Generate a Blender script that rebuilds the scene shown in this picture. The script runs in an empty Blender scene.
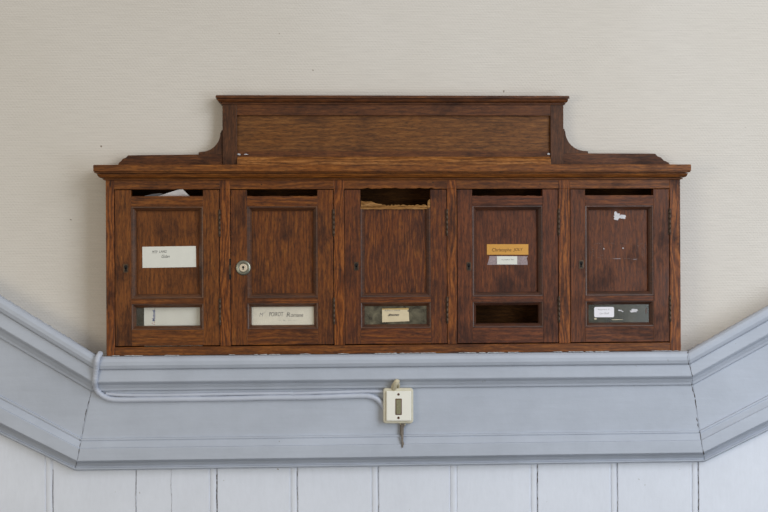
import bpy, bmesh, math, random
from mathutils import Vector, Matrix

random.seed(7)
SC = bpy.context.scene
COL = SC.collection

# ------------------------------------------------------------------ camera
FPX = 1280.0
D = 2.926
YAW = math.radians(3.2)
ROLL = math.radians(0.27)
FWD = Vector((math.sin(YAW), math.cos(YAW), 0))
R0 = Vector((math.cos(YAW), -math.sin(YAW), 0))
U0 = Vector((0, 0, 1))
RT = R0 * math.cos(ROLL) - U0 * math.sin(ROLL)
UP = U0 * math.cos(ROLL) + R0 * math.sin(ROLL)
CAM = Vector((-math.tan(YAW) * (D - 0.1), -D, 1.5))

cam_d = bpy.data.cameras.new('camera')
cam_d.sensor_width = 36.0
cam_d.lens = FPX / 768.0 * 36.0
cam = bpy.data.objects.new('camera', cam_d)
m = Matrix.Identity(4)
for i in range(3):
    m[i][0] = RT[i]; m[i][1] = UP[i]; m[i][2] = -FWD[i]; m[i][3] = CAM[i]
cam.matrix_world = m
COL.objects.link(cam)
SC.camera = cam


def W(px, py, y):
    """measured place of a photo point on the upright plane at depth y"""
    d = FWD * FPX + RT * (px - 384.0) + UP * (256.0 - py)
    t = (y - CAM.y) / d.y
    p = CAM + d * t
    return p.x, p.z


DD = 0.024
FY = -0.100 + DD                       # front of the cabinet


def X(px, y=FY):
    return W(px, 256, y)[0]


def Z(py, y=FY):
    return W(393, py, y)[1]


U = 0.0022

# ------------------------------------------------------------------ materials


def srgb(c):
    return tuple(((v / 255.0) / 12.92 if v / 255.0 <= 0.04045 else ((v / 255.0 + 0.055) / 1.055) ** 2.4) for v in c) + (1.0,)


class NT:
    def __init__(s, name):
        s.m = bpy.data.materials.new(name)
        s.m.use_nodes = True
        s.t = s.m.node_tree
        s.b = s.t.nodes['Principled BSDF']

    def n(s, typ, **kw):
        nd = s.t.nodes.new(typ)
        for k, v in kw.items():
            setattr(nd, k, v)
        return nd

    def l(s, a, b):
        s.t.links.new(a, b)

    def coord(s, scale, rot=(0, 0, 0), loc=(0, 0, 0)):
        g = s.n('ShaderNodeNewGeometry')
        mp = s.n('ShaderNodeMapping')
        mp.inputs['Scale'].default_value = scale
        mp.inputs['Rotation'].default_value = rot
        mp.inputs['Location'].default_value = loc
        s.l(g.outputs['Position'], mp.inputs['Vector'])
        return mp.outputs['Vector']

    def noise(s, vec, scale, detail=4, rough=0.55, dist=0.0):
        nd = s.n('ShaderNodeTexNoise')
        nd.inputs['Scale'].default_value = scale
        nd.inputs['Detail'].default_value = detail
        nd.inputs['Roughness'].default_value = rough
        nd.inputs['Distortion'].default_value = dist
        s.l(vec, nd.inputs['Vector'])
        return nd.outputs['Fac']

    def ramp(s, fac, stops):
        r = s.n('ShaderNodeValToRGB')
        e = r.color_ramp.elements
        while len(e) < len(stops):
            e.new(0.5)
        for i, (p, c) in enumerate(stops):
            e[i].position = p
            e[i].color = c if len(c) == 4 else c + (1,)
        s.l(fac, r.inputs['Fac'])
        return r.outputs['Color']

    def mix(s, a, b, fac, mode='MIX'):
        x = s.n('ShaderNodeMix', data_type='RGBA', blend_type=mode)
        for sock, v in ((x.inputs[0], fac), (x.inputs[6], a), (x.inputs[7], b)):
            if hasattr(v, 'default_value') or hasattr(v, 'links'):
                s.l(v, sock)
            else:
                sock.default_value = v
        return x.outputs[2]

    def bump(s, h, strength, dist=0.001, prev=None):
        b = s.n('ShaderNodeBump')
        b.inputs['Strength'].default_value = strength
        b.inputs['Distance'].default_value = dist
        s.l(h, b.inputs['Height'])
        if prev is not None:
            s.l(prev, b.inputs['Normal'])
        return b.outputs['Normal']


G = lambda v: (v, v, v, 1)


def simple(name, col, rough=0.6, metal=0.0, mott=0.0, mscale=40):
    k = NT(name)
    c = srgb(col)
    if mott > 0:
        f = k.noise(k.coord((1, 1, 1)), mscale, 5, 0.6)
        c2 = tuple(v * (1 - mott) for v in c[:3]) + (1,)
        k.l(k.ramp(f, [(0.3, c2), (0.7, c)]), k.b.inputs['Base Color'])
    else:
        k.b.inputs['Base Color'].default_value = c
    k.b.inputs['Roughness'].default_value = rough
    k.b.inputs['Metallic'].default_value = metal
    return k.m


def sat(c, g):
    l = srgb(c)
    m_ = 0.35 * l[0] + 0.5 * l[1] + 0.15 * l[2]
    return tuple(max(0.001, (m_ + (v - m_) * 1.14) * g) for v in l[:3]) + (1,)


def wood(name, axis, dark, mid, light, seed=0, figure=0.5, grime=0.5, rough=0.42, spec=0.28, cath=0.0):
    """old polished oak: long grain along axis, pores, growth figure and grime patches"""
    k = NT(name)
    st = {'x': (0.13, 1, 1), 'z': (1, 1, 0.13)}[axis]
    loc = (seed * 3.7, seed * 1.3, seed * 2.1)
    v = k.coord(st, loc=loc)
    broad = k.noise(v, 190, 6, 0.7, 0.2)
    fine = k.noise(v, 620, 3, 0.65)
    w = k.n('ShaderNodeTexWave', wave_type='BANDS', bands_direction='Z' if axis == 'x' else 'X')
    w.inputs['Scale'].default_value = 34
    w.inputs['Distortion'].default_value = 11 + 6 * cath
    w.inputs['Detail'].default_value = 4
    w.inputs['Detail Scale'].default_value = 1.3
    v2 = k.coord((0.16, 1, 1) if axis == 'x' else (1, 1, 0.16), loc=(seed, seed * 2.3, seed * .7))
    k.l(v2, w.inputs['Vector'])
    a = k.mix(broad, w.outputs['Fac'], figure * 0.36)
    base = k.ramp(a, [(0.25, sat(dark, .95)), (0.5, sat(mid, .86)), (0.78, sat(light, .9))])
    pores = k.ramp(fine, [(0.36, G(0.42)), (0.47, G(1.0)), (0.66, G(1.28))])
    c = k.mix(base, pores, 0.8, 'MULTIPLY')
    gr = k.noise(k.coord((1.0, 1, 0.55) if axis == 'z' else (0.5, 1, 1), loc=(seed * 5, 0, seed)), 16, 7, 0.66, 0.4)
    gm = k.ramp(gr, [(0.36, srgb((150, 138, 136))), (0.5, G(1.0)), (0.7, srgb((255, 248, 238)))])
    c = k.mix(c, gm, grime, 'MULTIPLY')
    k.l(c, k.b.inputs['Base Color'])
    if name.startswith('oak_moulding'):
        k.b.inputs['Coat Weight'].default_value = 0.35
        k.b.inputs['Coat Roughness'].default_value = 0.42
        k.b.inputs['Coat IOR'].default_value = 1.7
    rr = k.ramp(gr, [(0.3, G(rough + 0.2)), (0.6, G(rough))])
    k.l(rr, k.b.inputs['Roughness'])
    k.b.inputs['Specular IOR Level'].default_value = spec
    nb = k.bump(fine, 0.25, 0.0005)
    k.l(k.bump(broad, 0.15, 0.0006, nb), k.b.inputs['Normal'])
    return k.m


# dark / mid / light in sRGB
M = {}
M['post'] = wood('oak_post', 'z', (62, 34, 20), (116, 66, 35), (154, 98, 56), 1, 0.8, 1.0, cath=1)
M['rail_w'] = wood('oak_rail', 'x', (66, 37, 20), (108, 64, 34), (148, 96, 54), 2, 0.45, 0.6)
M['crown'] = wood('oak_crown', 'x', (74, 42, 22), (118, 72, 38), (158, 105, 60), 3, 0.35, 0.5)
M['pedi'] = wood('oak_pediment', 'x', (70, 44, 26), (110, 72, 42), (140, 98, 60), 4, 0.35, 0.6)
M['strip'] = wood('oak_light_strip', 'x', (92, 56, 30), (146, 96, 56), (190, 138, 90), 5, 0.7, 0.5)
M['pedi_dk'] = wood('oak_pediment_frame', 'x', (54, 33, 21), (92, 56, 35), (122, 80, 50), 6, 0.3, 0.7)
M['pedi_v'] = wood('oak_pediment_stile', 'z', (52, 33, 23), (82, 52, 34), (104, 68, 45), 7, 0.3, 0.8)
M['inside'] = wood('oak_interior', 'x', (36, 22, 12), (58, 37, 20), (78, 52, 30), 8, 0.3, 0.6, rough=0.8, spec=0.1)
for i, t in enumerate([((66, 36, 19), (110, 65, 34), (140, 90, 50)), ((64, 35, 20), (104, 60, 33), (142, 90, 48)),
                       ((58, 32, 20), (98, 55, 33), (138, 86, 46)), ((56, 32, 22), (94, 53, 34), (126, 75, 46)),
                       ((54, 31, 21), (94, 53, 32), (126, 76, 44))]):
    M['st%d' % i] = wood('oak_door_stile_%d' % i, 'z', *t, seed=11 + i, figure=0.3, grime=0.85)
    M['rl%d' % i] = wood('oak_door_rail_%d' % i, 'x', *t, seed=21 + i, figure=0.5, grime=0.7)
    M['pn%d' % i] = wood('oak_door_panel_%d' % i, 'z', *t, seed=31 + i, figure=(0.25, 0.45, 0.55, 0.3, 0.3)[i], grime=0.8, cath=(0, 0, 1.5, 0, 0)[i])
    M['md%d' % i] = wood('oak_moulding_%d' % i, 'x', tuple(int(v * .8) for v in t[0]), tuple(int(v * .8) for v in t[1]),
                         tuple(int(v * .8) for v in t[2]), seed=41 + i, figure=0.2, grime=0.6, rough=0.42, spec=0.5)
M['splinter'] = wood('raw_split_oak', 'x', (104, 74, 46), (150, 112, 74), (186, 150, 110), 9, 0.4, 0.2, rough=0.8, spec=0.1)
M['hinge'] = simple('aged_bronze', (92, 74, 60), 0.5, 0.4, 0.4, 200)
M['black'] = simple('keyhole_black', (8, 7, 6), 0.8)
M['escut'] = simple('tarnished_brass', (92, 74, 58), 0.4, 0.7, 0.4, 300)
M['chrome'] = simple('dull_nickel', (150, 150, 136), 0.33, 0.85, 0.25, 300)
M['lockface'] = simple('worn_lock_barrel', (225, 210, 186), 0.4, 0.5, 0.15, 400)
M['white_card'] = simple('white_card', (222, 222, 214), 0.7, 0, 0.05, 60)
M['cream_card'] = simple('cream_card', (226, 220, 204), 0.7, 0, 0.14, 35)
M['yellow_card'] = simple('yellowed_card', (216, 200, 166), 0.7, 0, 0.1, 80)
M['card_edge'] = simple('browned_card_edge', (186, 156, 96), 0.7, 0, 0.2, 200)
M['paper'] = simple('white_paper', (244, 243, 246), 0.7, 0, 0.08, 25)
M['greypaper'] = simple('grey_paper', (120, 118, 122), 0.7, 0, 0.2, 60)
M['sticker'] = simple('white_sticker', (232, 230, 236), 0.5)
M['gold'] = simple('gold_name_plate', (206, 150, 66), 0.42, 0.25, 0.06, 60)
M['ink'] = simple('ink', (70, 66, 66), 0.8)
M['ink_lt'] = simple('faded_ink', (140, 138, 136), 0.8)
M['ink_br'] = simple('brown_engraving', (92, 62, 26), 0.8)
M['ink_bl'] = simple('blue_print', (52, 74, 140), 0.7)
M['ink_rd'] = simple('red_print', (176, 60, 56), 0.7)
M['tape'] = simple('wrinkled_tape', (168, 150, 152), 0.3, 0, 0.45, 260)
M['residue'] = simple('glue_residue', (104, 76, 62), 0.6, 0, 0.4, 200)
M['remnant'] = simple('paper_remnant', (214, 212, 216), 0.8, 0, 0.2, 150)
M['switch'] = simple('ivory_plastic', (238, 236, 226), 0.35, 0, 0.03, 60)
M['switch_old'] = simple('yellowed_plastic', (214, 208, 188), 0.4, 0, 0.12, 120)
M['rocker'] = simple('olive_metal_rocker', (150, 146, 116), 0.4, 0.3, 0.3, 300)
M['screw'] = simple('rusty_screw', (104, 66, 46), 0.5, 0.4, 0.3, 400)
M['cloth'] = simple('cream_plaster_lump', (214, 204, 176), 0.9, 0, 0.3, 300)
M['rust'] = simple('rusty_grey_lead', (134, 124, 114), 0.7, 0, 0.5, 260)
M['chalk'] = simple('chipped_white_paint', (192, 194, 198), 0.9, 0, 0.2, 100)
M['crack'] = simple('dark_crack', (84, 76, 70), 0.9, 0, 0.4, 300)
M['crack_lt'] = simple('grey_crack', (158, 158, 160), 0.9, 0, 0.3, 300)


def glass(name, col, col2, alpha):
    k = NT(name)
    f = k.noise(k.coord((1, 1, 1), loc=(1.3, 0, .4)), 38, 6, 0.65, 0.5)
    k.l(k.ramp(f, [(0.36, srgb(col)), (0.66, srgb(col2))]), k.b.inputs['Base Color'])
    k.b.inputs['Roughness'].default_value = 0.18
    k.b.inputs['Alpha'].default_value = alpha
    return k.m


M['glass_clear'] = glass('clear_pane', (190, 185, 165), (225, 222, 210), 0.06)
M['glass_murky'] = glass('murky_pane', (56, 52, 42), (118, 112, 92), 0.93)
M['glass_green'] = glass('dark_green_pane', (50, 50, 42), (76, 74, 60), 0.95)


def paint(name, col, bumpy=0.35, mott=0.05, brush=(0.1, 1, 1), rough=0.5):
    k = NT(name)
    c = srgb(col)
    f = k.noise(k.coord((1, 1, 1)), 7, 5, 0.6)
    lo = tuple(v * (1 - 2 * mott) for v in c[:3]) + (1,)
    hi = tuple(min(1, v * (1 + mott)) for v in c[:3]) + (1,)
    base = k.ramp(f, [(0.3, lo), (0.7, hi)])
    f2 = k.noise(k.coord(brush), 130, 3, 0.6)
    base = k.mix(base, k.ramp(f2, [(0.3, G(0.965)), (0.7, G(1.015))]), 0.8, 'MULTIPLY')
    f4 = k.noise(k.coord((1, 1, 1), loc=(5, 2, 8)), 85, 2, 0.5)
    base = k.mix(base, k.ramp(f4, [(0.205, srgb((160, 148, 120))), (0.22, G(1.0))]), 0.7, 'MULTIPLY')
    k.l(base, k.b.inputs['Base Color'])
    k.b.inputs['Roughness'].default_value = rough
    k.b.inputs['Specular IOR Level'].default_value = 0.35
    n1 = k.bump(f2, bumpy, 0.0008)
    f3 = k.noise(k.coord((1, 1, 1)), 60, 4, 0.6)
    k.l(k.bump(f3, bumpy, 0.0015, n1), k.b.inputs['Normal'])
    return k.m


M['rail'] = paint('grey_blue_paint', (180, 187, 200))
M['board'] = paint('pale_blue_white_paint', (222, 227, 238), 0.2, 0.02, (1, 1, 0.3))
M['cable'] = paint('grey_blue_paint_on_cable', (190, 196, 210), 0.5)


def wallpaper():
    k = NT('ribbed_wallpaper')
    f = k.noise(k.coord((1, 1, 1)), 1.7, 4, 0.5)
    base = k.ramp(f, [(0.3, srgb((210, 204, 195))), (0.7, srgb((216, 211, 204)))])
    sp = k.noise(k.coord((1, 1, 1), loc=(3, 1, 2)), 62, 1, 0.4)
    base = k.mix(base, k.ramp(sp, [(0.185, srgb((120, 100, 76))), (0.195, G(1.0))]), 0.8, 'MULTIPLY')
    # rows of embossed threads
    v = k.coord((1, 1, 1))
    w = k.n('ShaderNodeTexWave', wave_type='BANDS', bands_direction='Z')
    w.inputs['Scale'].default_value = 0.31416 / 0.0058 
    w.inputs['Distortion'].default_value = 0.6
    w.inputs['Detail'].default_value = 2
    w.inputs['Detail Scale'].default_value = 3
    k.l(v, w.inputs['Vector'])
    w2 = k.n('ShaderNodeTexWave', wave_type='BANDS', bands_direction='X')
    w2.inputs['Scale'].default_value = 0.31416 / 0.0062
    w2.inputs['Distortion'].default_value = 1.2
    w2.inputs['Detail'].default_value = 2
    k.l(k.coord((1, 1, 1), rot=(0, math.radians(38), 0)), w2.inputs['Vector'])
    row = k.noise(k.coord((0.05, 1, 1)), 330, 2, 0.5)
    fib = k.noise(k.coord((0.5, 1, 1)), 260, 3, 0.6)
    thr = k.ramp(w.outputs['Fac'], [(0.0, G(0.985)), (0.6, G(1.0))])
    base = k.mix(base, thr, 1.0, 'MULTIPLY')
    base = k.mix(base, k.ramp(row, [(0.3, G(0.955)), (0.65, G(1.015))]), 1.0, 'MULTIPLY')
    k.l(base, k.b.inputs['Base Color'])
    n = k.bump(w.outputs['Fac'], 0.24, 0.001)
    n = k.bump(w2.outputs['Fac'], 0.13, 0.001, n)
    n = k.bump(row, 0.4, 0.001, n)
    k.l(k.bump(fib, 0.35, 0.001, n), k.b.inputs['Normal'])
    k.b.inputs['Roughness'].default_value = 0.75
    k.b.inputs['Specular IOR Level'].default_value = 0.2
    return k.m


M['wall'] = wallpaper()

# ------------------------------------------------------------------ mesh helpers
ORI = {}


class MB:
    def __init__(s):
        s.v = []; s.f = []; s.mi = []; s.mats = []; s.smooth = set()

    def slot(s, key):
        if key not in s.mats:
            s.mats.append(key)
        return s.mats.index(key)

    def face(s, idx, key, sm=False):
        if sm:
            s.smooth.add(len(s.f))
        s.f.append(tuple(idx)); s.mi.append(s.slot(key))

    def add(s, pts):
        b = len(s.v)
        s.v += [tuple(p) for p in pts]
        return b

    def box(s, x0, x1, y0, y1, z0, z1, key):
        if x1 < x0: x0, x1 = x1, x0
        if y1 < y0: y0, y1 = y1, y0
        if z1 < z0: z0, z1 = z1, z0
        b = s.add([(x0, y0, z0), (x1, y0, z0), (x1, y1, z0), (x0, y1, z0), (x0, y0, z1), (x1, y0, z1), (x1, y1, z1), (x0, y1, z1)])
        for q in ((0, 3, 2, 1), (4, 5, 6, 7), (0, 1, 5, 4), (1, 2, 6, 5), (2, 3, 7, 6), (3, 0, 4, 7)):
            s.face([b + i for i in q], key)

    def prism(s, pts, y0, y1, key):
        """outline (x,z) pushed from y0 (front) to y1 (back); y0 may be a function of (x,z)"""
        n = len(pts)
        fy = y0 if callable(y0) else (lambda x, z: y0)
        by = y1 if callable(y1) else (lambda x, z: y1)
        b = s.add([(x, fy(x, z), z) for x, z in pts] + [(x, by(x, z), z) for x, z in pts])
        s.face([b + i for i in range(n)], key)
        s.face([b + n + i for i in reversed(range(n))], key)
        for i in range(n):
            j = (i + 1) % n
            s.face([b + i, b + n + i, b + n + j, b + j], key)

    def rings(s, rings, key, cap0=True, cap1=True, closed=True, sm=False):
        n = len(rings[0])
        bs = [s.add(r) for r in rings]
        for a, b in zip(bs, bs[1:]):
            for i in range(n if closed else n - 1):
                j = (i + 1) % n
                s.face([a + i, a + j, b + j, b + i], key, sm)
        if cap0: s.face([bs[0] + i for i in reversed(range(n))], key)
        if cap1: s.face([bs[-1] + i for i in range(n)], key)

    def tube(s, pts, r, key, n=12, flat=1.0):
        P = [Vector(p) for p in pts]
        rg = []
        for i, p in enumerate(P):
            t = (P[min(i + 1, len(P) - 1)] - P[max(i - 1, 0)]).normalized()
            a = Vector((0, 1, 0)) - t * t.y
            a.normalize()
            b = t.cross(a)
            rr = r[i] if isinstance(r, (list, tuple)) else r
            rg.append([p + a * math.cos(2 * math.pi * k / n) * rr * flat + b * math.sin(2 * math.pi * k / n) * rr for k in range(n)])
        s.rings(rg, key, sm=True)

    def disc(s, cx, cz, r, y0, y1, key, n=28, r1=None):
        r1 = r if r1 is None else r1
        c = [(math.cos(2 * math.pi * k / n), math.sin(2 * math.pi * k / n)) for k in range(n)]
        s.rings([[(cx + r * a, y1, cz + r * b) for a, b in c], [(cx + r1 * a, y0, cz + r1 * b) for a, b in c]], key, sm=False)

    def text(s, string, x0, x1, z0, z1, y, key, shear=0.0, rot=0, thick=0.0, wander=0.0):
        cu = bpy.data.curves.new('t', 'FONT')
        cu.body = string
        cu.shear = shear
        cu.offset = thick
        ob = bpy.data.objects.new('t', cu)
        COL.objects.link(ob)
        bpy.context.view_layer.update()
        me = bpy.data.meshes.new_from_object(ob.evaluated_get(bpy.context.evaluated_depsgraph_get()))
        vs = [(v.co.x, v.co.y) for v in me.vertices]
        fs = [tuple(p.vertices) for p in me.polygons]
        COL.objects.unlink(ob)
        bpy.data.objects.remove(ob); bpy.data.curves.remove(cu); bpy.data.meshes.remove(me)
        if rot:
            vs = [(-b, a) for a, b in vs]
        ax = min(v[0] for v in vs); bx = max(v[0] for v in vs)
        az = min(v[1] for v in vs); bz = max(v[1] for v in vs)
        o = s.add([(x0 + (v[0] - ax) / (bx - ax) * (x1 - x0), y,
                    z0 + (v[1] - az) / (bz - az) * (z1 - z0) + wander * math.sin(9 * (v[0] - ax) / (bx - ax))) for v in vs])
        for f in fs:
            s.face([o + i for i in f], key)

    def build(s, name, parent=None, origin=None, bevel=0.0, fixn=True):
        xs = [v[0] for v in s.v]; ys = [v[1] for v in s.v]; zs = [v[2] for v in s.v]
        if origin is None:
            origin = ((min(xs) + max(xs)) / 2, (min(ys) + max(ys)) / 2, min(zs))
        o = Vector(origin)
        me = bpy.data.meshes.new(name)
        me.from_pydata([Vector(v) - o for v in s.v], [], s.f)
        for kx in s.mats:
            me.materials.append(M[kx])
        for i, p in enumerate(me.polygons):
            p.material_index = s.mi[i]
            p.use_smooth = i in s.smooth
        if fixn:
            bm = bmesh.new(); bm.from_mesh(me)
            bmesh.ops.recalc_face_normals(bm, faces=bm.faces)
            bm.to_mesh(me); bm.free()
        me.update()
        ob = bpy.data.objects.new(name, me)
        COL.objects.link(ob)
        ORI[ob] = o
        if parent is not None:
            ob.parent = parent
            ob.location = o - ORI[parent]
        else:
            ob.location = o
        if bevel:
            bv = ob.modifiers.new('bevel', 'BEVEL')
            bv.width = bevel; bv.segments = 2; bv.limit_method = 'ANGLE'; bv.angle_limit = math.radians(40)
        return ob


def empty(name, loc):
    e = bpy.data.objects.new(name, None)
    e.empty_display_size = 0.05
    e.location = loc
    COL.objects.link(e)
    ORI[e] = Vector(loc)
    return e


def tag(o, label=None, cat=None, group=None, kind=None):
    if label: o['label'] = label
    if cat: o['category'] = cat
    if group: o['group'] = group
    if kind: o['kind'] = kind
    return o


# ------------------------------------------------------------------ setting: wallpapered wall
mb = MB()
mb.box(-1.6, 1.6, 0.0, 0.12, 0.35, 2.75, 'wall')
tag(mb.build('wall_back', fixn=True), 'pale ribbed wallpaper wall above the grey rail', kind='structure')

# rail: profile (photo row at the middle, distance out from the wall)
PROF = [(353.6, 0.0), (353.6, 0.098), (354.6, 0.106), (356.5, 0.111), (359.5, 0.1135), (363, 0.113), (366.3, 0.109), (367.5, 0.101),
        (368.2, 0.1015), (379.0, 0.1015), (380.0, 0.099), (382.0, 0.090), (385.5, 0.083), (387.8, 0.081), (388.2, 0.074), (434.3, 0.071),
        (434.9, 0.0765), (436.6, 0.0765), (437.2, 0.0740), (444.0, 0.0845), (444.6, 0.0885), (456.8, 0.0885), (457.6, 0.081),
        (459.2, 0.070), (462.2, 0.063), (463.4, 0.062), (463.9, 0.067), (465.4, 0.067), (466.2, 0.060), (466.4, 0.0)]


def lcx(r): return 98.5 + (r - 354) * (75 - 98.5) / (466 - 354)      # left mitre, photo column per row
def rcx(r): return 688.0 + (r - 354) * (704.5 - 688) / (466 - 354)   # right mitre


ringL2, ringL, ringR, ringR2 = [], [], [], []
PROF = [(r, max(0.0, d - DD)) for r, d in PROF]
for r, d in PROF:
    y = -d
    z = W(393, r, y)[1]
    # mitre corner: column read at its own row, height equal to the middle run
    rowl = r + 3.2; rowr = r - 2.9
    xl = W(lcx(r), rowl, y)[0]; xr = W(rcx(r), rowr, y)[0]
    a0 = W(0, 296 + (r - 354) * 1.232, y)
    b0 = W(768, 306 + (r - 354) * 1.112, y)
    ringL.append((xl, y, z)); ringR.append((xr, y, z))
    e = 2.6
    ringL2.append((xl + (a0[0] - xl) * e, y, z + (a0[1] - z) * e))
    e = 3.0
    ringR2.append((xr + (b0[0] - xr) * e, y, z + (b0[1] - z) * e))


def seg(a, b, nseg):
    out = []
    for k in range(nseg + 1):
        t = k / nseg
        out.append([tuple(a[i][j] * (1 - t) + b[i][j] * t for j in range(3)) for i in range(len(a))])
    return out


def edge_jag(pa, pb, n, amp, key, mb, y0, y1, side=1):
    """ragged paint line between two (x,z) points"""
    top, bot = [], []
    for k in range(n + 1):
        t = k / n
        x = pa[0] * (1 - t) + pb[0] * t; z = pa[1] * (1 - t) + pb[1] * t
        top.append((x, z + amp * (0.25 + 0.75 * random.random() ** 2)))
        bot.append((x, z - amp * (0.3 + 0.7 * random.random() ** 2)))
    mb.prism(top + bot[::-1], y0, y1, key)


RAILS = []
for nm, ra, rb, lab in (('trim_1', ringL2, ringL, 'left sloping run of the grey-blue moulded rail'),
                        ('trim_2', ringL, ringR, 'level grey-blue moulded rail below the cabinet'),
                        ('trim_3', ringR, ringR2, 'right sloping run of the grey-blue moulded rail')):
    mb = MB()
    mb.rings(seg(ra, rb, 1), 'rail')
    o = mb.build(nm, origin=(sum(p[0] for p in ra + rb) / (2 * len(ra)), 0, min(p[2] for p in ra + rb)))
    bv = o.modifiers.new('bevel', 'BEVEL'); bv.width = 0.0012; bv.segments = 2; bv.limit_method = 'ANGLE'; bv.angle_limit = math.radians(30)
    tag(o, lab, kind='structure')
    RAILS.append(o)

# cracks down the two mitres, following the profile
for rail, ring, sgn in ((RAILS[1], ringL, 1), (RAILS[1], ringR, -1)):
    mb = MB()
    idx = list(range(2, 27))
    pts = []
    for i in idx[:-1]:
        a = Vector(ring[i]); b = Vector(ring[i + 1])
        n = max(1, int((b - a).length / 0.006))
        for k in range(n):
            pts.append(a.lerp(b, k / n))
    off = Vector((0, -0.0004, 0))
    jit = 0.0; wv = 0.0003
    L = []; R = []
    for q, p in enumerate(pts):
        wdt = random.choice((0.00003, 0.0001, 0.0003, 0.0006, 0.0011)) * (1.1 if sgn < 0 else 0.8)
        if sgn > 0 and p.z > pts[0].z - 0.10: wdt *= 0.35
        jit = max(-0.003, min(0.003, jit * 0.9 + random.uniform(-0.0015, 0.0015)))
        L.append(p + off + Vector((jit - wdt, 0, 0))); R.append(p + off + Vector((jit + wdt, 0, 0)))
    b = mb.add(L + R); n = len(L)
    for q in range(n - 1):
        mb.face([b + q, b + q + 1, b + n + q + 1, b + n + q], 'crack')
    mb.build('paint_crack', rail, fixn=False)

# ragged white paint line where the cabinet meets the rail, and along the wallpaper
mb = MB()
zt = Z(353.6, FY)
x = X(112)
while x < X(676):
    ln = random.uniform(0.006, 0.05)
    if random.random() < 0.62:
        edge_jag((x, zt + 0.0008), (min(x + ln, X(678)), zt + 0.0008), max(3, int(ln / 0.003)), 0.0011, 'chalk', mb, FY - 0.0035, FY - 0.0003)
    x += ln + random.uniform(0, 0.01)
mb.build('chipped_paint_line', RAILS[1])
for rail, ra, rb in ((RAILS[0], ringL2, ringL), (RAILS[2], ringR, ringR2)):
    mb = MB()
    pa = (ra[0][0], ra[0][2]); pb = (rb[0][0], rb[0][2])
    edge_jag(pa, pb, 220, 0.0035, 'chalk', mb, -0.0035, 0.0)
    mb.build('chipped_paint_line', rail)

# panelling of beaded boards below the rail
YB = -0.020
joints = [-267, -187, -107, -27, 53, 136, 217, 297.5, 378.5, 457, 537.5, 617.5, 698.5, 779, 859, 939, 1019]
xs = [W(j, 490, YB)[0] for j in joints]
prof = [(-1.6, YB)]
for i, xj in enumerate(xs):
    bead = i != 5
    u = 0.0022
    if bead:
        prof += [(xj - 8.2 * u, YB), (xj - 7.6 * u, YB + 0.002), (xj - 6.8 * u, YB + 0.002), (xj - 6.2 * u, YB - 0.0002), (xj - 4.5 * u, YB - 0.0012), (xj - 2.5 * u, YB - 0.0012),
                 (xj - 1.0 * u, YB), (xj - 0.5 * u, YB + 0.0018)]
    else:
        prof += [(xj - 0.5 * u, YB), (xj - 0.3 * u, YB + 0.0008)]
    prof += [(xj + 0.3 * u, YB + 0.0012), (xj + 0.7 * u, YB)]
prof.append((1.6, YB))
prof = sorted(prof, key=lambda p: p[0])
mb = MB()


def ztop(x):
    """boards run up behind the rail, following its slopes"""
    zc = ringL[15][2]
    if x < ringL[15][0]:
        a, b = ringL2[15], ringL[15]
        return a[2] + (b[2] - a[2]) * (x - a[0]) / (b[0] - a[0])
    if x > ringR[15][0]:
        a, b = ringR[15], ringR2[15]
        return a[2] + (b[2] - a[2]) * (x - a[0]) / (b[0] - a[0])
    return zc


prof = [p for p in prof if -1.6 <= p[0] <= 1.6]
bt = mb.add([(x, y, 0.72) for x, y in prof] + [(x, y, ztop(x)) for x, y in prof] + [(x, 0.0, 0.72) for x, y in prof] + [(x, 0.0, ztop(x)) for x, y in prof])
n = len(prof)
for i in range(n - 1):
    mb.face([bt + i, bt + i + 1, bt + n + i + 1, bt + n + i], 'board')
    mb.face([bt + 2 * n + i + 1, bt + 2 * n + i, bt + 3 * n + i, bt + 3 * n + i + 1], 'board')
    mb.face([bt + n + i, bt + n + i + 1, bt + 3 * n + i + 1, bt + 3 * n + i], 'board')
    mb.face([bt + 2 * n + i, bt + 2 * n + i + 1, bt + i + 1, bt + i], 'board')
mb.face([bt, bt + n, bt + 3 * n, bt + 2 * n], 'board')
mb.face([bt + n - 1, bt + 3 * n - 1, bt + 4 * n - 1, bt + 2 * n - 1], 'board')
boards = tag(mb.build('trim_4'), 'pale blue-white beaded board panelling below the rail', kind='structure')


def vcrack(px, z0, z1, wmax, key, dens=1.0):
    mb = MB()
    x = W(px, 490, YB)[0]
    z = z0
    L = []; R = []
    while z < z1:
        w = 0.6 * wmax * random.random() ** 2.2 if random.random() < dens else 0.00005
        j = 0.0007 * math.sin(z * 60 + px) + random.uniform(-0.0012, 0.0012) * 0.6
        L.append((x + j - w, z)); R.append((x + j + w, z))
        z += random.uniform(0.002, 0.006)
    mb.prism(L + R[::-1], YB - 0.0009, YB + 0.001, key)
    mb.build('paint_crack', boards)


zl = Z(467, -0.06)
for px, w, k, dn in ((136, 0.0008, 'crack_lt', .9), (171.5, 0.0007, 'crack_lt', .7), (217, 0.0017, 'crack', .8), (297.5, 0.0013, 'crack_lt', .7), (378.5, 0.0008, 'crack_lt', .8),
                     (537.5, 0.0012, 'crack', .7), (617.5, 0.0009, 'crack_lt', .6), (698.5, 0.0012, 'crack', .7), (53, 0.0006, 'crack_lt', .5)):
    vcrack(px, 0.9, zl + 0.004, w, k, dn)
for px, za in ((217, 0.10), (537.5, 0.03), (136, 0.03)):
    pass

# ------------------------------------------------------------------ the letterbox cabinet
zb = Z(353.3)
cab = empty('letterbox_cabinet', (X(393), 0.0, zb))
tag(cab, 'long dark oak letterbox cabinet with five doors and a raised panelled top', 'letterbox cabinet')
BK = -0.0015     # a hair off the wallpaper

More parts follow.
